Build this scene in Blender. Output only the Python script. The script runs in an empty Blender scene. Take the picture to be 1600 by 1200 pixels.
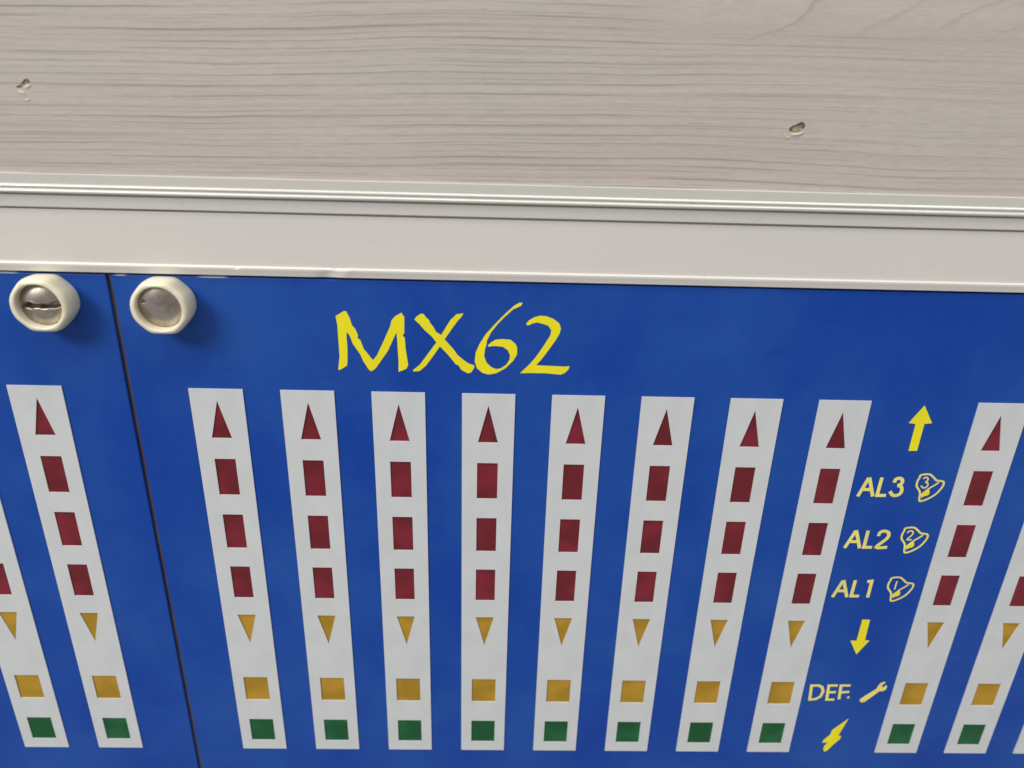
import bpy, bmesh, math, random
from mathutils import Matrix, Vector
random.seed(62)
MM = 0.001                      # everything below is written in millimetres: x right, z up, p = towards the viewer
sc = bpy.context.scene
COL = sc.collection

# ------------------------------------------------------------------ camera, world, lamps, exposure
cam = bpy.data.objects.new('camera', bpy.data.cameras.new('camera'))
COL.objects.link(cam)
r_ = Vector((0.99948232, -0.01604093, 0.02788877))
u_ = Vector((-0.01882221, 0.41147784, 0.91122539))
f_ = Vector((0.02609251, 0.9112786, -0.4109629))
m = Matrix((r_, u_, -f_)).transposed().to_4x4()
m.translation = Vector((33.74666, -81.04959, 37.79172)) * MM
cam.matrix_world = m
cam.data.sensor_width = 36.0
cam.data.lens = 27.9
cam.data.clip_start = 0.002
cam.data.clip_end = 50.0
cam.data.dof.use_dof = True
cam.data.dof.focus_distance = 0.093
cam.data.dof.aperture_fstop = 29.0
sc.camera = cam

w = bpy.data.worlds.new('World'); sc.world = w; w.use_nodes = True
bg = w.node_tree.nodes['Background']
bg.inputs[0].default_value = (0.985, 0.99, 1.0, 1); bg.inputs[1].default_value = 0.335

def area(name, loc, target, size, power, col):
    l = bpy.data.lights.new(name, 'AREA'); l.shape = 'RECTANGLE'; l.size = size[0]; l.size_y = size[1]
    l.energy = power; l.color = col
    o = bpy.data.objects.new(name, l); COL.objects.link(o)
    o.location = loc
    o.rotation_euler = (Vector(target) - Vector(loc)).to_track_quat('-Z', 'Y').to_euler()
    return o
area('ceiling_lamp', (-0.95, -0.85, 0.95), (0.03, 0, 0), (0.75, 0.45), 22.3, (1.0, 0.975, 0.945))
area('overhead_tube_lamp', (0.12, -0.62, 1.75), (0.03, 0, 0), (2.4, 0.40), 20.5, (1.0, 0.98, 0.955))

sc.view_settings.view_transform = 'Standard'
sc.view_settings.look = 'None'
sc.view_settings.gamma = 1.0
sc.view_settings.use_curve_mapping = False
sc.view_settings.exposure = 0.0
sc.render.engine = 'CYCLES'

# ------------------------------------------------------------------ node helpers
class V:
    """a float socket with arithmetic"""
    def __init__(s, nt, sock): s.nt, s.s = nt, sock
    def _m(s, op, *a):
        n = s.nt.nodes.new('ShaderNodeMath'); n.operation = op
        for i, x in enumerate((s,) + a):
            if isinstance(x, V): s.nt.links.new(x.s, n.inputs[i])
            else: n.inputs[i].default_value = x
        return V(s.nt, n.outputs[0])
    def __add__(s, o): return s._m('ADD', o)
    def __sub__(s, o): return s._m('SUBTRACT', o)
    def __mul__(s, o): return s._m('MULTIPLY', o)
    def __truediv__(s, o): return s._m('DIVIDE', o)
    def fract(s): return s._m('FRACT')
    def exp(s): return s._m('EXPONENT')
    def abs(s): return s._m('ABSOLUTE')
    def max(s, o): return s._m('MAXIMUM', o)
    def min(s, o): return s._m('MINIMUM', o)
    def gt(s, o): return s._m('GREATER_THAN', o)
    def one_minus(s): return (s * -1.0) + 1.0
    def smooth(s, a, b):
        n = s.nt.nodes.new('ShaderNodeMapRange'); n.interpolation_type = 'SMOOTHSTEP'
        n.inputs['From Min'].default_value = a; n.inputs['From Max'].default_value = b
        s.nt.links.new(s.s, n.inputs['Value'])
        return V(s.nt, n.outputs['Result'])

class Mat:
    def __init__(s, name, col, rough=0.5, metal=0.0, spec=0.5):
        s.m = bpy.data.materials.new(name); s.m.use_nodes = True
        s.nt = s.m.node_tree; s.b = s.nt.nodes['Principled BSDF']
        s.b.inputs['Base Color'].default_value = (*col, 1)
        s.b.inputs['Roughness'].default_value = rough
        s.b.inputs['Metallic'].default_value = metal
        s.b.inputs['Specular IOR Level'].default_value = spec
        s.col = col
    def xyz(s):
        """object coordinates in millimetres"""
        tc = s.nt.nodes.new('ShaderNodeTexCoord'); sp = s.nt.nodes.new('ShaderNodeSeparateXYZ')
        s.nt.links.new(tc.outputs['Object'], sp.inputs[0])
        return tuple(V(s.nt, sp.outputs[i]) * 1000.0 for i in range(3))
    def vec(s, x, y, z):
        c = s.nt.nodes.new('ShaderNodeCombineXYZ')
        for i, v in enumerate((x, y, z)):
            if isinstance(v, V): s.nt.links.new(v.s, c.inputs[i])
            else: c.inputs[i].default_value = v
        return c.outputs[0]
    def noise(s, x, y, z, scale=1.0, detail=3.0, rough=0.5):
        n = s.nt.nodes.new('ShaderNodeTexNoise'); n.inputs['Scale'].default_value = scale
        n.inputs['Detail'].default_value = detail; n.inputs['Roughness'].default_value = rough
        s.nt.links.new(s.vec(x, y, z), n.inputs['Vector'])
        return V(s.nt, n.outputs['Fac'])
    def rnd(s):
        n = s.nt.nodes.new('ShaderNodeObjectInfo'); return V(s.nt, n.outputs['Random'])
    def mix(s, fac, a, b):
        n = s.nt.nodes.new('ShaderNodeMix'); n.data_type = 'RGBA'
        s.nt.links.new(fac.s, n.inputs['Factor'])
        for k, v in (('A', a), ('B', b)):
            i = [q for q in n.inputs if q.name == k and q.type == 'RGBA'][0]
            if isinstance(v, tuple): i.default_value = (*v, 1)
            else: s.nt.links.new(v, i)
        return [q for q in n.outputs if q.type == 'RGBA'][0]
    def set(s, name, v):
        s.nt.links.new(v.s if isinstance(v, V) else v, s.b.inputs[name])
    def bump(s, h, strength, dist):
        n = s.nt.nodes.new('ShaderNodeBump'); n.inputs['Strength'].default_value = strength
        n.inputs['Distance'].default_value = dist * MM
        s.nt.links.new(h.s, n.inputs['Height']); s.nt.links.new(n.outputs[0], s.b.inputs['Normal'])

def dim(c, k): return tuple(v * k for v in c)

# ------------------------------------------------------------------ materials
def mat_wood():
    M = Mat('grey_wood_laminate', (0.42, 0.37, 0.32), 0.55, 0, 0.35)
    x, y, z = M.xyz()
    # slow bending of the grain: a rise around x = 24 mm, gentle drift elsewhere
    hx = (x - 25.0) / 26.0
    hump = (hx * hx * -1.0).exp() * 0.75
    drift = M.noise(x * 0.014, 3.0, z * 0.04, 1.0, 1.0) * 3.0
    wob = M.noise(x * 0.09, 7.0, z * 0.25, 1.0, 2.0) * 0.42
    phi = z - hump + drift + wob - x * 0.012
    # flat-sawn figure in the upper right part of the board
    fig = (z - x * 0.018 + M.noise(x * 0.07, 1.0, z * 0.3, 1.0, 3.0) * 3.6).smooth(37.0, 39.2) * x.smooth(44.0, 52.0)
    phi2 = (z * 1.25 - x * 0.62 + (M.noise(x * 0.06, 5.0, z * 0.12, 1.0, 3.0) * 9.0)) * 0.27
    def rings(p, wl, seed, ax):
        jit = M.noise(x * 0.006, seed, p * 0.7, 1.0, 2.0) * 1.3
        t = (p / wl + jit).fract()
        core = t.smooth(0.78, 0.90) * t.smooth(0.91, 0.98).one_minus()
        line = core * 0.85 + t.smooth(0.35, 0.90) * t.smooth(0.91, 0.98).one_minus() * 0.30
        amp = M.noise(x * ax, seed + 4.0, p * 1.1, 1.0, 4.0, 0.6).smooth(0.38, 0.66)
        return line * (amp * 0.92 + 0.08)
    a = rings(phi, 0.98, 2.0, 0.035)
    b = rings(phi * 1.0 + 0.37, 0.57, 11.0, 0.07) * 0.75
    c = rings(phi2, 1.3, 21.0, 0.05)
    fade = (x + M.noise(x * 0.03, 31.0, z * 0.12, 1.0, 2.0) * 40.0).smooth(64.0, 104.0) * 0.55
    lines = (a.max(b)) * fig.one_minus() * fade.one_minus() + c * fig * 0.42
    broad = M.noise(x * 0.02, 9.0, phi * 0.35, 1.0, 3.0)
    pink = M.noise(x * 0.05, 13.0, z * 0.22, 1.0, 2.0)
    fib = M.noise(x * 0.55, 17.0, phi * 8.0, 1.0, 5.0, 0.7)
    pore = M.noise(x * 0.75, 23.0, phi * 6.0, 1.0, 1.0).smooth(0.68, 0.76)
    pale_streak = M.noise(x * 0.28, 19.0, phi * 3.2, 1.0, 2.0).smooth(0.66, 0.76)  # short paler streaks of the wood, along the grain
    base = M.mix(pink.smooth(0.35, 0.65), (0.520, 0.478, 0.425), (0.548, 0.472, 0.438))
    base = M.mix(broad.smooth(0.3, 0.72) * 0.62, base, (0.440, 0.396, 0.350))
    base = M.mix(fib.smooth(0.40, 0.70) * 0.58, base, (0.385, 0.345, 0.302))
    base = M.mix(pale_streak * 0.40, base, (0.660, 0.600, 0.530))
    base = M.mix(pore * 0.30, base, (0.25, 0.215, 0.185))
    base = M.mix(lines * 0.80, base, (0.215, 0.185, 0.158))
    M.set('Base Color', base)
    M.set('Roughness', fib * 0.2 + 0.45)
    M.bump(lines.one_minus() + fib * 0.5, 0.40, 0.06)
    return M.m

def mat_chip():
    M = Mat('chipboard_core', (0.24, 0.175, 0.105), 0.9, 0, 0.2)
    x, y, z = M.xyz()
    n = M.noise(x, y, z, 2.6, 4.0)
    M.set('Base Color', M.mix(n.smooth(0.35, 0.65), (0.20, 0.145, 0.08), (0.42, 0.32, 0.23)))
    M.bump(n, 0.8, 0.25)
    return M.m

def mat_rail(name, col, rough=0.42):
    M = Mat(name, col, rough, 0.25, 0.5)
    x, y, z = M.xyz()
    n = M.noise(x * 0.02, y * 0.3, z * 0.25, 1.0, 3.0)
    brush = M.noise(x * 0.08, y * 14.0, z * 14.0, 1.0, 2.0)
    spot = M.noise(x * 0.9, y, z * 0.9, 1.0, 3.0).smooth(0.64, 0.80)
    base = M.mix(n.smooth(0.3, 0.7), col, tuple(v * k for v, k in zip(col, (0.955, 0.975, 0.965))))
    base = M.mix(brush.smooth(0.4, 0.8) * 0.14, base, dim(col, 0.80))
    scr = M.noise(x * 0.25 + z * 0.2, y, z * 5.0 - x * 0.3, 1.0, 2.0).smooth(0.70, 0.76)
    base = M.mix(spot * 0.24, base, dim(col, 0.68))
    base = M.mix(scr * 0.22, base, dim(col, 0.70))
    M.set('Base Color', base)
    M.set('Roughness', brush * 0.14 + (rough - 0.07))
    M.bump(brush, 0.10, 0.02)
    return M.m

def mat_blue():
    M = Mat('blue_lacquer', (0.012, 0.052, 0.285), 0.42, 0, 0.30)
    x, y, z = M.xyz()
    cloud = M.noise(x * 0.055, 1.0, z * 0.05, 1.0, 4.0, 0.6)
    fine = M.noise(x * 0.6, 4.0, z * 0.6, 1.0, 3.0)
    scuff = M.noise(x * 0.22 + z * 0.2, 8.0, z * 0.75 - x * 0.12, 1.0, 3.0).smooth(0.60, 0.80)
    base = M.mix(cloud.smooth(0.30, 0.72), (0.0015, 0.044, 0.305), (0.0110, 0.072, 0.335))
    base = M.mix(scuff * 0.35, base, (0.003, 0.030, 0.225))
    scr = M.noise(x * 0.9 + z * 0.75, 12.0, x * 0.045 - z * 0.05, 2.2, 1.0).smooth(0.735, 0.765)
    base = M.mix(scr * 0.10, base, (0.06, 0.12, 0.36))
    speck = M.noise(x * 2.4, 5.0, z * 2.4, 1.0, 2.0).smooth(0.74, 0.80)
    base = M.mix(speck * 0.5, base, (0.10, 0.15, 0.36))
    # lacquer rubbed off along the top edge
    edge = z.smooth(12.78, 12.88)
    e1 = (x - 4.3) / 1.5; e2 = (x + 17.6) / 1.8; e3 = (x + 5.3) / 0.8
    wear = ((e1 * e1 * -1.0).exp() + (e2 * e2 * -1.0).exp() + (e3 * e3 * -1.0).exp() * 0.7 + M.noise(x * 0.5, 2.0, 6.0, 1.0, 2.0) * 0.45).smooth(0.45, 0.95)
    base = M.mix(edge * wear, base, (0.46, 0.50, 0.58))
    M.set('Base Color', base)
    M.set('Roughness', cloud * 0.22 + fine * 0.10 + 0.28)
    M.bump(fine * 0.5 + cloud, 0.12, 0.05)
    return M.m

def mat_print(name, col, rough=0.42, var=0.10):
    M = Mat(name, col, rough, 0, 0.4)
    x, y, z = M.xyz()
    n = M.noise(x * 0.35, 3.0, z * 0.22, 1.0, 4.0)
    M.set('Base Color', M.mix(n.smooth(0.3, 0.7), col, dim(col, 1 - var)))
    M.set('Roughness', n * 0.15 + (rough - 0.07))
    return M.m

def mat_window(name, col, lite):
    M = Mat(name, col, 0.30, 0, 0.32)
    x, y, z = M.xyz()
    r = M.rnd()
    n = M.noise(x * 0.22 + r * 37.0, 2.0, z * 0.26 + r * 19.0, 1.0, 1.0)
    f = M.noise(x * 1.9 + r * 11.0, 2.0, z * 1.9, 1.0, 3.0)
    base = M.mix(n.smooth(0.40, 0.66), col, lite)
    base = M.mix(f.smooth(0.62, 0.85) * 0.12, base, dim(col, 0.7))
    base = M.mix(r * 0.30, base, dim(lite, 0.85))
    M.set('Base Color', base)
    M.set('Roughness', n * 0.2 + 0.22)
    M.bump(n, 0.15, 0.08)
    return M.m

def mat_ivory():
    M = Mat('ivory_nylon', (0.66, 0.60, 0.43), 0.42, 0, 0.45)
    x, y, z = M.xyz()
    n = M.noise(x * 0.9, y * 0.9, z * 0.9, 1.0, 3.0)
    base = M.mix(n.smooth(0.3, 0.7), (0.735, 0.690, 0.540), (0.665, 0.615, 0.450))
    M.set('Base Color', base)
    M.b.inputs['Subsurface Weight'].default_value = 0.25
    M.b.inputs['Subsurface Radius'].default_value = (1.0, 0.8, 0.5)
    M.b.inputs['Subsurface Scale'].default_value = 0.0005
    return M.m

def mat_steel():
    M = Mat('screw_steel', (0.58, 0.53, 0.47), 0.30, 1.0)
    x, y, z = M.xyz()
    n = M.noise(x * 0.7, y, z * 0.7, 1.0, 3.0)
    base = M.mix(n.smooth(0.35, 0.7), (0.57, 0.51, 0.455), (0.36, 0.295, 0.235))
    M.set('Base Color', base)
    M.set('Roughness', n * 0.22 + 0.27)
    M.bump(n, 0.10, 0.10)
    return M.m

WOOD = mat_wood(); CHIP = mat_chip(); BLUE = mat_blue()
TRIM = mat_rail('anodised_trim', (0.665, 0.638, 0.590), 0.30)
RAIL = mat_rail('anodised_rail', (0.738, 0.694, 0.650), 0.46)
DARK = mat_print('void_shade', (0.020, 0.017, 0.016), 0.7, 0.3)  # near-black colour standing for the shade inside the rack
WHITE = mat_print('white_print', (0.580, 0.598, 0.600), 0.45, 0.06)
YELLOW = mat_print('yellow_print', (0.84, 0.74, 0.010), 0.45, 0.08)
PALE = mat_print('pale_yellow_print', (0.83, 0.735, 0.19), 0.45, 0.12)
RED = mat_window('red_window_film', (0.125, 0.012, 0.016), (0.200, 0.016, 0.028))
AMBER = mat_window('amber_window_film', (0.34, 0.195, 0.012), (0.45, 0.255, 0.022))
GREEN = mat_window('green_window_film', (0.004, 0.076, 0.020), (0.012, 0.115, 0.040))
SEAM = mat_print('brown_seam', (0.115, 0.085, 0.085), 0.7, 0.35)
IVORY = mat_ivory(); STEEL = mat_steel()
TORN = mat_print('torn_laminate_edge', (0.66, 0.60, 0.53), 0.6, 0.1)

# ------------------------------------------------------------------ mesh helpers (millimetres in, metres out)
def P3(x, z, p): return Vector((x, -p, z)) * MM

def link(name, bm, mat, parent=None, smooth=False):
    bmesh.ops.recalc_face_normals(bm, faces=bm.faces)
    me = bpy.data.meshes.new(name); bm.to_mesh(me); bm.free()
    me.materials.append(mat)
    if smooth:
        for f in me.polygons: f.use_smooth = True
    o = bpy.data.objects.new(name, me); COL.objects.link(o)
    o.parent = parent
    return o

def empty(name, x=0, z=0, p=0):
    o = bpy.data.objects.new(name, None); COL.objects.link(o)
    o.empty_display_size = 0.005
    o.location = P3(x, z, p)
    return o

def plate(bm, outer, holes, p0, p1):
    """flat plate with holes: front at p1, walls back to p0"""
    edges = []; loops = []
    for lp in [outer] + holes:
        vs = [bm.verts.new(P3(x, z, p1)) for x, z in lp]
        loops.append(vs)
        edges += [bm.edges.new((vs[i], vs[(i + 1) % len(vs)])) for i in range(len(vs))]
    bmesh.ops.triangle_fill(bm, use_beauty=True, use_dissolve=False, edges=edges, normal=(0, -1, 0))
    for lp, vs in zip([outer] + holes, loops):
        bs = [bm.verts.new(P3(x, z, p0)) for x, z in lp]
        n = len(vs)
        for i in range(n):
            bm.faces.new((vs[i], vs[(i + 1) % n], bs[(i + 1) % n], bs[i]))

def flat(name, poly, p, mat, parent, th=0.012):
    bm = bmesh.new(); plate(bm, poly, [], p - th, p); return link(name, bm, mat, parent)

def ribbon(bm, line, w, p, closed=False):
    """mitred stroke of width w"""
    pts = [Vector(a) for a in line]; n = len(pts); L = []; R = []
    for i in range(n):
        a = pts[i - 1] if (i > 0 or closed) else None
        b = pts[(i + 1) % n] if (i < n - 1 or closed) else None
        d0 = (pts[i] - a).normalized() if a is not None else None
        d1 = (b - pts[i]).normalized() if b is not None else None
        if d0 is None: d0 = d1
        if d1 is None: d1 = d0
        t = (d0 + d1).normalized(); nn = Vector((-t.y, t.x))
        k = min(1.9, 1.0 / max(0.3, nn.dot(Vector((-d0.y, d0.x)))))
        L.append(bm.verts.new(P3(*(pts[i] + nn * w / 2 * k), p))); R.append(bm.verts.new(P3(*(pts[i] - nn * w / 2 * k), p)))
    for i in range(n if closed else n - 1):
        j = (i + 1) % n
        bm.faces.new((L[i], L[j], R[j], R[i]))

def smooth_line(line, closed=False, sub=4):
    """Catmull-Rom"""
    n = len(line)
    if n < 3: return line
    out = []
    g = (lambda i: line[i % n]) if closed else (lambda i: line[max(0, min(n - 1, i))])
    for i in range(n if closed else n - 1):
        p0, p1, p2, p3 = (Vector(g(i + k)) for k in (-1, 0, 1, 2))
        for s in range(sub):
            t = s / sub
            out.append(tuple(0.5 * ((2 * p1) + (p2 - p0) * t + (2 * p0 - 5 * p1 + 4 * p2 - p3) * t * t + (3 * p1 - p0 - 3 * p2 + p3) * t ** 3)))
    if not closed: out.append(tuple(line[-1]))
    return out

def strokes(name, lines, w, p, mat, parent, round_=False):
    bm = bmesh.new()
    for i, l in enumerate(lines):
        closed = (Vector(l[0]) - Vector(l[-1])).length < 0.1
        ribbon(bm, smooth_line(l) if round_ else (l[:-1] if closed else l), w, p + 0.002 * i, closed)
    return link(name, bm, mat, parent)

def tag(o, label, cat=None, group=None, kind=None):
    if label: o['label'] = label
    if cat: o['category'] = cat
    if group: o['group'] = group
    if kind: o['kind'] = kind

# outlines of the printed marks and of the chipped spots, in millimetres on the panel (x, z)
GLYPH = {"M":[[16.888,8.87],[17.768,9.438],[18.05,9.445],[18.382,8.653],[18.574,7.853],[18.929,7.405],[19.174,6.647],[19.068,6.44],[19.387,6.139],[19.719,5.115],[20.17,4.5],[20.669,3.809],[21.13,4.416],[21.917,6.091],[22.696,7.843],[22.861,8.502],[23.255,8.982],[23.975,9.398],[24.108,9.081],[24.247,8.984],[24.193,7.063],[23.994,6.752],[24.227,6.552],[24.286,5.213],[24.526,3.333],[24.319,2.852],[23.432,2.461],[23.471,3.732],[23.404,6.227],[23.338,7.146],[22.354,4.963],[20.918,2.833],[20.415,2.451],[20.136,2.711],[19.599,3.65],[19.303,4.482],[18.552,5.71],[18.31,6.526],[18.018,7.081],[17.916,6.62],[17.942,5.076],[17.859,3.613],[17.78,3.085],[16.874,2.515],[16.785,2.64],[17.027,4.224],[17.011,6.293],[17.01,7.818]],
 "X":[[25.326,8.657],[25.522,8.962],[26.002,9.323],[26.332,9.311],[26.562,8.935],[26.889,8.641],[27.026,8.292],[27.399,7.794],[27.632,7.291],[28.011,7.044],[28.201,6.946],[28.733,7.874],[29.213,8.693],[29.877,9.36],[30.615,9.476],[30.351,9.02],[30.067,8.712],[29.495,7.891],[28.561,6.441],[29.508,5.325],[29.99,4.605],[30.767,3.939],[31.206,3.632],[31.82,3.423],[31.842,3.19],[31.505,2.577],[31.114,2.441],[30.38,2.873],[30.067,3.397],[29.795,3.497],[29.407,4.016],[28.926,4.635],[28.045,5.605],[27.358,4.549],[26.467,3.268],[25.774,2.617],[25.042,2.548],[25.046,2.708],[25.789,3.359],[26.683,4.639],[27.666,6.062],[27.194,6.719],[26.348,7.517],[25.883,8.115]],
 "6":[[36.939,10.811],[36.581,10.803],[36.025,10.444],[35.103,9.526],[34.268,8.603],[33.052,7.154],[32.394,6.009],[31.97,4.961],[31.863,3.91],[32.134,3.069],[32.726,2.549],[33.415,2.35],[34.293,2.528],[35.259,3.135],[36.113,4.053],[36.527,4.85],[36.501,5.683],[36.296,6.093],[35.753,6.546],[34.886,6.61],[34.118,6.511],[33.643,6.191],[33.283,5.821],[33.343,5.698],[34.132,5.788],[34.955,5.702],[35.497,5.297],[35.754,4.728],[35.719,4.203],[35.346,3.561],[34.77,3.125],[34.235,3.028],[33.693,3.261],[33.148,3.832],[32.895,4.563],[32.98,5.4],[33.147,5.922],[33.178,6.387],[33.623,7.371],[34.368,8.403],[35.018,9.123],[35.942,10.044],[36.781,10.461]],
 "2":[[37.401,8.42],[37.692,8.83],[38.249,9.195],[38.907,9.391],[39.575,9.345],[40.352,9.041],[40.998,8.55],[41.202,7.945],[41.062,7.329],[40.668,6.55],[39.861,5.235],[39.223,4.277],[38.666,3.578],[41.9,3.487],[42.387,3.551],[42.31,3.177],[41.942,2.742],[41.463,2.496],[39.686,2.641],[38.214,2.632],[36.939,2.584],[37.223,2.91],[37.977,3.723],[38.626,4.58],[39.441,5.954],[40.063,7.102],[40.178,7.719],[39.816,8.27],[39.234,8.46],[38.558,8.617],[38.086,8.486],[37.712,8.275],[37.472,8.29]],
 "up":[[83.392,-0.473],[84.806,-2.725],[83.942,-2.84],[83.934,-6.386],[82.912,-6.406],[82.906,-2.861],[82.076,-2.745]],
 "down":[[82.749,-31.547],[83.769,-31.568],[83.825,-35.004],[84.46,-35.032],[83.187,-37.429],[81.901,-35.102],[82.728,-35.091]],
 "bolt":[[84.523,-49.061],[83.717,-52.249],[84.163,-52.478],[84.043,-53.023],[83.2,-54.284],[82.693,-55.236],[82.335,-55.478],[82.102,-55.163],[82.066,-54.374],[82.504,-53.663],[81.652,-53.711],[81.784,-53.201],[82.545,-52.106],[82.608,-51.257]],
 "wrench":[[85.348,-45.428],[85.814,-44.893],[87.21,-43.533],[87.399,-42.776],[87.662,-42.369],[88.108,-42.191],[88.279,-42.362],[87.928,-42.77],[87.904,-43.06],[88.12,-43.231],[88.471,-42.822],[88.629,-43.051],[88.565,-43.633],[88.186,-43.929],[87.743,-43.934],[86.971,-44.88],[86.116,-45.892],[85.695,-46.016],[85.377,-45.782]],
 "bell":[[85.113,-9.753],[85.367,-9.607],[86.007,-9.525],[86.407,-9.635],[86.877,-10.028],[87.248,-10.353],[87.638,-10.417],[88.149,-10.55],[88.243,-11.001],[88.028,-11.627],[87.614,-12.309],[86.996,-12.852],[86.334,-13.228],[85.927,-13.283],[85.789,-12.97],[85.72,-12.342],[85.542,-11.864],[85.125,-11.344],[84.98,-10.917],[85.008,-10.346],[85.135,-10.012]],
 "rim":[[87.609,-10.631],[87.208,-11.02],[86.723,-11.411],[86.331,-11.85],[86.009,-12.241],[85.862,-12.581]],
 "clap":[[86.032,-12.337],[86.354,-11.946],[86.699,-11.651],[86.823,-11.985],[86.823,-12.323],[86.579,-12.52],[86.228,-12.623],[86.036,-12.869],[85.924,-12.58]],
 "d3":[[[85.587,-10.17],[85.788,-9.977],[86.067,-10.019],[86.176,-10.206],[86.151,-10.444],[85.942,-10.605]],[[85.944,-10.614],[86.242,-10.728],[86.359,-11.035],[86.208,-11.349],[85.894,-11.426],[85.549,-11.121]]],
 "d2":[[[85.534,-17.972],[85.598,-17.734],[85.811,-17.617],[86.113,-17.707],[86.218,-17.98],[86.064,-18.344],[85.678,-18.923],[86.279,-18.913]]],
 "d1":[[[85.899,-25.302],[85.87,-26.62]]],
 "al3":{"A":[[[78.198,-12.769],[79.004,-10.157]],[[79.072,-10.111],[80.029,-12.736]],[[78.689,-11.768],[79.63,-11.796]]],
 "L":[[[80.575,-10.084],[80.522,-12.592],[81.613,-12.572]]],
 "3":[[[82.24,-10.764],[82.265,-10.363],[82.604,-10.153],[83.017,-10.261],[83.177,-10.614],[83.066,-10.972],[82.681,-11.158]],[[82.719,-11.158],[83.138,-11.284],[83.359,-11.729],[83.289,-12.271],[82.849,-12.568],[82.356,-12.468],[81.972,-11.979]]]},"al2":{"A":[[[78.119,-20.296],[79.031,-17.703]],[[79.061,-17.655],[80.02,-20.313]],[[78.686,-19.325],[79.611,-19.329]]],
 "L":[[[80.544,-17.677],[80.528,-20.16],[81.558,-20.143]]],
 "2":[[[81.995,-18.459],[82.08,-17.935],[82.51,-17.71],[83.02,-17.844],[83.255,-18.248],[83.09,-18.87],[82.077,-20.115],[83.45,-20.112]]]},"al1":{"A":[[[78.089,-27.963],[78.969,-25.307]],[[79.041,-25.256],[79.957,-27.936]],[[78.633,-26.932],[79.588,-26.938]]],
 "L":[[[80.519,-25.233],[80.475,-27.743],[81.496,-27.728]]],
 "1":[[[82.082,-25.41],[82.659,-25.331],[82.668,-27.947]]]},"def":{"D":[[[78.168,-43.001],[78.375,-45.566],[79.157,-45.463],[79.775,-44.962],[79.951,-44.025],[79.675,-43.273],[79.136,-42.99],[78.15,-43.001]]],
 "E":[[[81.778,-42.958],[80.545,-42.973],[80.731,-45.54],[81.798,-45.527]],[[80.653,-44.215],[81.747,-44.144]]],
 "F":[[[83.541,-42.938],[82.219,-42.953],[82.436,-45.461]],[[82.363,-44.207],[83.597,-44.076]]],
 ".":[[[83.495,-45.096],[83.806,-45.093]]]},"chip1":[[62.558,29.192],[62.598,29.42],[62.875,29.653],[63.178,29.736],[63.388,29.891],[63.72,30.031],[63.93,29.962],[64.166,29.649],[64.121,29.346],[63.69,29.089],[63.105,29.017],[62.775,29.084]],
 "chip2":[[-11.89,31.26],[-11.482,31.413],[-11.291,31.596],[-10.995,31.924],[-10.683,31.985],[-10.442,31.726],[-10.706,31.541],[-11.143,31.422],[-11.425,31.165],[-11.772,31.12]]}

# ------------------------------------------------------------------ the wooden board behind
X0, X1 = -75.0, 150.0
wood = None
bm = bmesh.new()
chips = [GLYPH['chip1'], GLYPH['chip2']]
plate(bm, [(X0, 16.0), (X1, 16.0), (X1, 95.0), (X0, 95.0)], chips, -0.45, 0.0)
wood = link('wooden_board', bm, WOOD)
tag(wood, 'pale grey wood laminate board with fine horizontal grain', None, None, 'structure')
for ci, c in enumerate(chips):
    # rough floor of each chipped spot
    bm = bmesh.new()
    cx = sum(a for a, b in c) / len(c); cz = sum(b for a, b in c) / len(c)
    dd = 0.0 if ci == 0 else 0.10
    rings = []
    for k in (1.12, 0.75, 0.4):
        rings.append([bm.verts.new(P3(cx + (a - cx) * k, cz + (b - cz) * k, dd - 0.22 + (0.12 * random.random() if k < 1 else -0.02))) for a, b in c])
    n = len(c)
    for q in range(2):
        for i in range(n):
            bm.faces.new((rings[q][i], rings[q][(i + 1) % n], rings[q + 1][(i + 1) % n], rings[q + 1][i]))
    mid = bm.verts.new(P3(cx, cz, dd - 0.14))
    for i in range(n): bm.faces.new((rings[2][i], rings[2][(i + 1) % n], mid))
    link('chip_floor', bm, CHIP, wood)
# torn, lifted slivers of laminate on the lower side of the chips
def sliver(line, w, h):
    bm = bmesh.new(); n = len(line)
    prof = []
    for i, (a, b) in enumerate(line):
        k = math.sin(math.pi * (i + 0.35) / (n - 0.3)); ww = w * k
        prof.append([bm.verts.new(P3(a, b + ww, 0.004)), bm.verts.new(P3(a, b + ww * 0.3, 0.004 + h * k)), bm.verts.new(P3(a, b - ww, 0.003))])
    for i in range(n - 1):
        for j in range(2): bm.faces.new((prof[i][j], prof[i + 1][j], prof[i + 1][j + 1], prof[i][j + 1]))
    return link('torn_edge', bm, TORN, wood, True)
c = GLYPH['chip1']; lo = [(a, b - 0.22) for a, b in (c[8], c[9], c[10], c[11])]
sliver(smooth_line(lo, sub=3), 0.11, 0.16)
sliver(smooth_line([(c[0][0] - 0.5, c[0][1] - 0.1), (c[0][0] - 0.3, c[0][1] - 0.42), (c[0][0] - 0.02, c[0][1] - 0.72), (c[0][0] + 0.2, c[0][1] - 0.6)], sub=3), 0.10, 0.12)
c = GLYPH['chip2']; cx, cz = c[8]
sliver(smooth_line([(cx - 0.35, cz - 0.35), (cx, cz - 0.42), (cx + 0.3, cz - 0.6)], sub=3), 0.13, 0.12)
sliver(smooth_line([(cx + 0.1, cz - 1.05), (cx + 0.35, cz - 1.1), (cx + 0.6, cz - 1.05)], sub=3), 0.09, 0.10)
sliver(smooth_line([(cx + 0.3, cz + 0.02), (cx + 0.6, cz + 0.1), (cx + 1.0, cz + 0.28)], sub=3), 0.13, 0.12)

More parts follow.
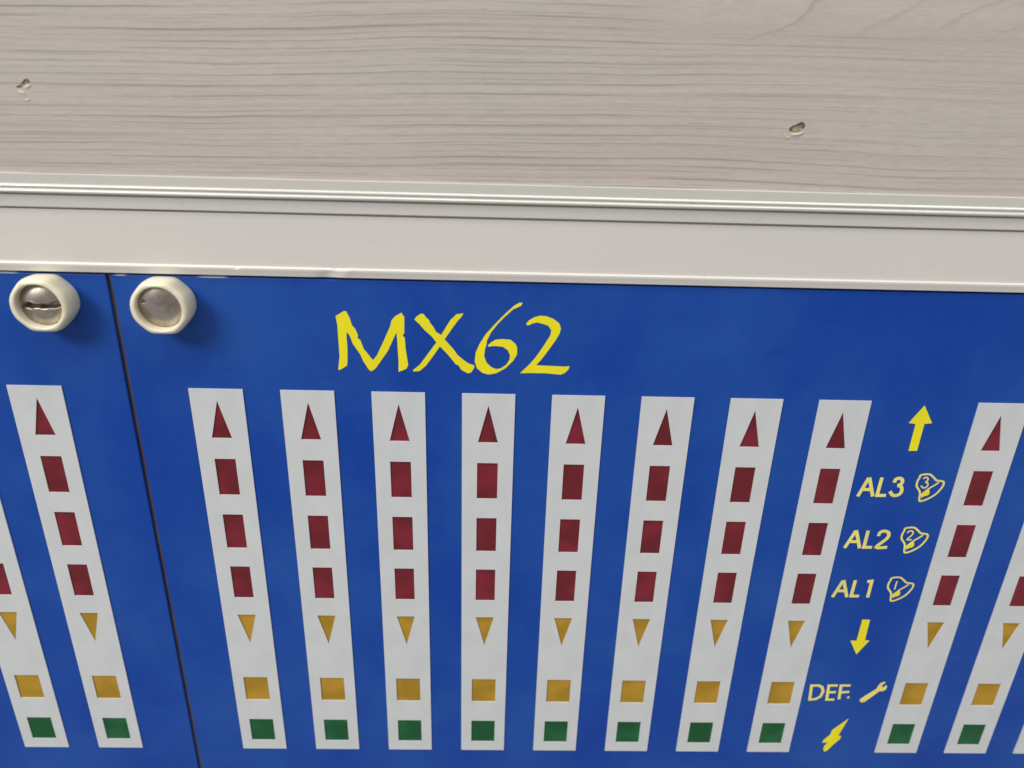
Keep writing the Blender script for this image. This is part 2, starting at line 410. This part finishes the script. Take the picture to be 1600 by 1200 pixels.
# ------------------------------------------------------------------ aluminium frame of the rack
rack = empty('rack_frame', 35, 13)
tag(rack, 'silver aluminium rack frame with ridged trim along the top of the blue panels', 'rack frame')
def extrude(name, prof, mat, xs, warp=None):
    bm = bmesh.new(); rows = []
    for x in xs:
        row = []
        for z, p in prof:
            if warp: dz, dp = warp(x, z, p)
            else: dz = dp = 0.0
            row.append(bm.verts.new(P3(x, z + dz, p + dp)))
        rows.append(row)
    for a, b in zip(rows, rows[1:]):
        for j in range(len(prof) - 1): bm.faces.new((a[j], b[j], b[j + 1], a[j + 1]))
    o = link(name, bm, mat, None)
    o.parent = rack; o.matrix_parent_inverse = Matrix.Translation(-rack.location)
    return o
def arc(cz, cp, r, a0, a1, n=5):
    return [(cz + r * math.sin(math.radians(a0 + (a1 - a0) * i / n)), cp + r * math.cos(math.radians(a0 + (a1 - a0) * i / n))) for i in range(n + 1)]
xs = [X0 + (X1 - X0) * i / 60 for i in range(61)]
trim = ([(23.24, -0.3), (23.24, 0.30)] + arc(23.19, 0.30, 0.05, 90, 0, 3) + [(22.24, 0.36)]
        + [(22.20, 0.42)] + arc(22.03, 0.44, 0.11, 60, -60, 6) + [(21.88, 0.40), (21.78, 0.40)]
        + arc(21.55, 0.52, 0.21, 70, -90, 8) + [(21.34, 0.06), (21.15, 0.06)]
        + arc(21.10, 0.30, 0.05, 90, 0, 3) + arc(19.98, 0.34, 0.06, 0, -90, 3) + [(19.92, -1.2)])
xt = xs
edge = extrude('edge_trim', trim, TRIM, xt, lambda x, z, p: (0.05 * math.sin(x * 0.021 + 1.0) + 0.0006 * (x - 35), 0.0))
DX = 16.6
def dent(x, z, p):
    dz = 0.0003 * (x - 35); dp = 0.0
    if 12.9 < z < 14.18 and p > -0.2:
        t = (x - DX - (z - 13.6) * 0.9) / 1.15
        dp -= 0.13 * math.exp(-t * t * 1.6); dp += 0.04 * math.exp(-((t - 1.5) ** 2) * 5)
        if z > 13.9: dz -= 0.05 * math.exp(-t * t)
        t2 = (x - 7.0) / 0.35
        if z > 13.9: dp -= 0.06 * math.exp(-t2 * t2)
    return dz, dp
xr = sorted(set(xs + [DX - 4 + 8 * i / 60 for i in range(61)] + [6 + 2 * i / 20 for i in range(21)]))
rail = ([(19.70, -1.2), (19.70, 0.10)] + arc(19.64, 0.10, 0.06, 90, 0, 3) + [(17.0, 0.14), (14.24, 0.14)] + [(14.19, 0.16)]
        + arc(14.07, 0.31, 0.08, 85, 0, 5) + [(13.9, 0.395), (13.6, 0.33)] + arc(13.30, 0.18, 0.10, 10, -90, 4) + [(13.20, -2.2)])
extrude('front_rail', rail, RAIL, xr, dent)
def box(bm, x0, x1, z0, z1, p0, p1):
    vs = [bm.verts.new(P3(x, z, p)) for x in (x0, x1) for z in (z0, z1) for p in (p0, p1)]
    for f in ((0, 1, 3, 2), (4, 5, 7, 6), (0, 1, 5, 4), (2, 3, 7, 6), (0, 2, 6, 4), (1, 3, 7, 5)): bm.faces.new([vs[i] for i in f])
bm = bmesh.new(); box(bm, X0, X1, -78, 22.8, -6.0, -3.2)
o = link('dark_void_backing', bm, DARK); o.parent = rack; o.matrix_parent_inverse = Matrix.Translation(-rack.location)  # added dark slab, stands in for the shaded void behind the gaps

bm = bmesh.new(); box(bm, -6.79, -6.37, -78, 12.9, -2.9, -0.35)
o = link('seam_strip', bm, SEAM); o.parent = rack; o.matrix_parent_inverse = Matrix.Translation(-rack.location)

# ------------------------------------------------------------------ blue front panels
def front_panel(x0, x1, xc):
    root = empty('front_panel', xc, -75.0)
    bm = bmesh.new()
    zt, zb, ch = 12.98, -76.0, 0.10
    prof = [(zb, -2.5), (zb, 0.0), (zt - ch * 1.6, 0.0), (zt - ch * 0.7, -0.035), (zt, -0.20), (zt, -2.5)]
    nx = 8
    xs_ = [x0, x0 + 0.09] + [x0 + 0.09 + (x1 - x0 - 0.18) * i / nx for i in range(1, nx)] + [x1 - 0.09, x1]
    rows = []
    for k, x in enumerate(xs_):
        e = 0.09 if k in (0, len(xs_) - 1) else 0.0
        rows.append([bm.verts.new(P3(x, z, p - (e if p > -1 else 0))) for z, p in prof])
    for a, b in zip(rows, rows[1:]):
        for j in range(len(prof)):
            bm.faces.new((a[j], b[j], b[(j + 1) % len(prof)], a[(j + 1) % len(prof)]))
    bm.faces.new(rows[0]); bm.faces.new(rows[-1])
    o = link('face_plate', bm, BLUE); put(o, root)
    return root
def put(o, parent):
    o.parent = parent
    o.matrix_parent_inverse = Matrix.Translation(-world_of(parent))
def world_of(o):
    v = Vector((0, 0, 0))
    while o is not None:
        v += o.location + o.matrix_parent_inverse.translation; o = o.parent
    return v

left = front_panel(-75.0, -6.83, -35.0)
tag(left, 'blue panel left of the dark seam with two white indicator strips', 'control panel')
right = front_panel(-6.33, 150.0, 55.0)
tag(right, 'wide blue panel right of the seam with yellow lettering and eleven white strips', 'control panel')

# indicator strips: white field with seven little coloured windows each
ZR = [(-8.93, -13.84), (-16.58, -21.47), (-24.22, -29.08)]
SHAPES = [('red_arrow_window', [(3.0, -1.45), (4.16, -6.22), (1.84, -6.22)], RED)]
SHAPES += [('red_window', [(1.79, a), (4.21, a), (4.21, b), (1.79, b)], RED) for a, b in ZR]
SHAPES += [('amber_arrow_window', [(1.84, -31.77), (4.16, -31.77), (3.0, -36.42)], AMBER),
           ('amber_window', [(1.42, -42.3), (4.60, -42.3), (4.60, -46.35), (1.42, -46.35)], AMBER),
           ('green_window', [(1.40, -49.87), (4.63, -49.87), (4.63, -53.84), (1.40, -53.84)], GREEN)]
HT = 55.46
bm = bmesh.new()
plate(bm, [(0, 0), (6.0, 0), (6.0, -HT), (0, -HT)], [s[1] for s in SHAPES], 0.0, 0.13)
strip0 = link('indicator_strip', bm, WHITE)
win0 = []
for n, poly, mt in SHAPES:
    bm = bmesh.new()
    cx = sum(a for a, b in poly) / len(poly); cz = sum(b for a, b in poly) / len(poly)
    vs = [bm.verts.new(P3(cx + (a - cx) * 1.02, cz + (b - cz) * 1.02, 0.010)) for a, b in poly]
    bm.faces.new(vs)
    vb = [bm.verts.new(P3(cx + (a - cx) * 1.02, cz + (b - cz) * 1.02, -0.02)) for a, b in poly]
    for i in range(len(vs)): bm.faces.new((vs[i], vs[(i + 1) % len(vs)], vb[(i + 1) % len(vs)], vb[i]))
    win0.append(link(n, bm, mt))
first = True
for x, root in [(-30.10, left), (-19.94, left)] + [(i * 10.16, right) for i in range(8)] + [(89.55, right), (99.63, right), (109.71, right)]:
    s = strip0 if first else strip0.copy()
    if not first: COL.objects.link(s)
    s.location = P3(x, 0, 0); s.parent = root
    s.matrix_parent_inverse = Matrix.Translation(-root.location)
    for w0 in win0:
        ww = w0 if first else w0.copy()
        if not first: COL.objects.link(ww)
        ww.parent = s
    first = False

# ------------------------------------------------------------------ captive screws with ivory collars
def lathe(bm, prof, seg, fr=None):
    rows = []
    for k in range(seg):
        t = 2 * math.pi * k / seg
        row = []
        for r, p in prof:
            rr = r * (fr(t) if fr and r > 2.6 else 1.0)
            row.append(bm.verts.new(P3(rr * math.cos(t), rr * math.sin(t), p)))
        rows.append(row)
    for k in range(seg):
        a, b = rows[k], rows[(k + 1) % seg]
        for j in range(len(prof) - 1): bm.faces.new((a[j], b[j], b[j + 1], a[j + 1]))
def screw(x, z, root, kind):
    bm = bmesh.new()
    ph = 0.42 if kind == 'slot' else 0.30
    def fr(t):
        c = math.cos
        lim = [1.015, 0.945 / max(0.2, abs(math.sin(t))), 0.985 / max(0.2, abs(c(t - 0.8))), 0.985 / max(0.2, abs(c(t + 0.8 - ph * 0.3)))]
        k = sum(v ** -40 for v in lim) ** (-1 / 40) + 0.012
        return k * (1.0 + 0.004 * c(3 * t + ph * 3))
    prof = [(2.86, 0.0), (2.92, 0.25), (2.98, 0.9), (3.02, 1.7)] + [(3.02 - 0.24 * (1 - math.cos(a)), 1.7 + 0.9 * math.sin(a)) for a in (0.3, 0.6, 0.9, 1.2, 1.45)]
    prof += [(2.72, 2.66), (2.64, 2.70), (2.49, 2.71), (2.39, 2.67), (2.33, 2.57), (2.30, 2.3), (2.28, 1.15), (0.02, 1.15)]
    lathe(bm, prof, 64, fr)
    col = link('screw_collar', bm, IVORY, None, True)
    col.location = P3(x, z, 0); col.parent = root; col.matrix_parent_inverse = Matrix.Translation(-root.location)
    bm = bmesh.new()
    R = 2.24; NR, NS = 46, 140
    rg = random.Random(5 if kind == 'slot' else 9)
    ph1, ph2 = rg.random() * 6, rg.random() * 6
    def h(a, b):
        r = math.hypot(a, b)
        d = 2.52 - (0.66 if kind == 'slot' else 0.50) * (r / R) ** 2.4
        if kind == 'slot':
            c = b - 0.05 - 0.03 * a - 0.05 * math.sin(a * 1.9 + ph1)
            hw = 0.21 + 0.05 * math.sin(a * 2.3 + ph2) + 0.04 * math.sin(a * 5.1)
            s = 1 / (1 + math.exp(-(hw - abs(c)) * 26))
            d -= 0.95 * s
            lip = math.exp(-((abs(c) - hw - 0.10) / 0.09) ** 2)
            d += 0.06 * lip * (0.6 + 0.4 * math.sin(a * 3 + ph1))
        else:
            d += 0.10 * b - 0.03 * a
            g = math.exp(-((a + 1.75) / 0.28) ** 2 - ((b - 0.72) / 0.13) ** 2)
            d -= 0.45 * g
            d -= 0.06 / (1 + math.exp((b + 0.25 + 0.25 * a) * 9))
        return d
    c0 = bm.verts.new(P3(0, 0, h(0, 0))); prev = None
    for i in range(1, NR + 1):
        r = R * i / NR
        row = [bm.verts.new(P3(r * math.cos(2 * math.pi * k / NS), r * math.sin(2 * math.pi * k / NS), h(r * math.cos(2 * math.pi * k / NS), r * math.sin(2 * math.pi * k / NS)))) for k in range(NS)]
        for k in range(NS):
            if prev is None: bm.faces.new((c0, row[k], row[(k + 1) % NS]))
            else: bm.faces.new((prev[k], row[k], row[(k + 1) % NS], prev[(k + 1) % NS]))
        prev = row
    low = [bm.verts.new(P3(R * math.cos(2 * math.pi * k / NS), R * math.sin(2 * math.pi * k / NS), 1.1)) for k in range(NS)]
    for k in range(NS): bm.faces.new((prev[k], low[k], low[(k + 1) % NS], prev[(k + 1) % NS]))
    hd = link('screw_head', bm, STEEL, col, True)
    tag(hd, 'domed steel screw head with a wide worn slot' if kind == 'slot' else 'smooth domed steel screw head with a small nick')
screw(-12.95, 10.12, left, 'slot')
screw(-0.72, 10.12, right, 'dome')

# ------------------------------------------------------------------ yellow print on the wide panel
PL = 0.016
def own(o): put(o, right); return o
for ch, nm in (('M', 'letter'), ('X', 'letter'), ('6', 'digit'), ('2', 'digit')):
    own(flat(nm, GLYPH[ch], PL + (0.003 if ch == '6' else 0), YELLOW, None))
own(flat('up_arrow_symbol', GLYPH['up'], PL, YELLOW, None))
own(flat('down_arrow_symbol', GLYPH['down'], PL, YELLOW, None))
own(flat('lightning_symbol', GLYPH['bolt'], PL, YELLOW, None))
own(flat('wrench_symbol', GLYPH['wrench'], PL, PALE, None))
for key in ('al3', 'al2', 'al1', 'def'):
    for ch, lines in GLYPH[key].items():
        nm = 'full_stop' if ch == '.' else ('digit' if ch.isdigit() else 'letter')
        own(strokes(nm, lines, 0.43 if key != 'def' else 0.40, PL, PALE, None, ch in '32'))
for key, off in (('d3', (0, 0)), ('d2', (-0.07, -7.59)), ('d1', (-0.08, -15.16))):
    sh = lambda l: [(a + off[0], b + off[1]) for a, b in l]
    bm = bmesh.new()
    ribbon(bm, smooth_line(sh(GLYPH['bell']), True, 3), 0.25, PL, True)
    ribbon(bm, smooth_line(sh(GLYPH['rim'])), 0.22, PL + 0.002)
    bell = own(link('bell_symbol', bm, PALE))
    bm = bmesh.new(); plate(bm, sh(GLYPH['clap']), [], PL - 0.012, PL + 0.005); cl = link('clapper', bm, YELLOW); put(cl, bell)
    bm = bmesh.new()
    for i, l in enumerate(GLYPH[key]): ribbon(bm, smooth_line(l) if len(l) > 2 else l, 0.19, PL + 0.003 * (i + 1))
    dg = link('digit', bm, PALE); put(dg, bell)
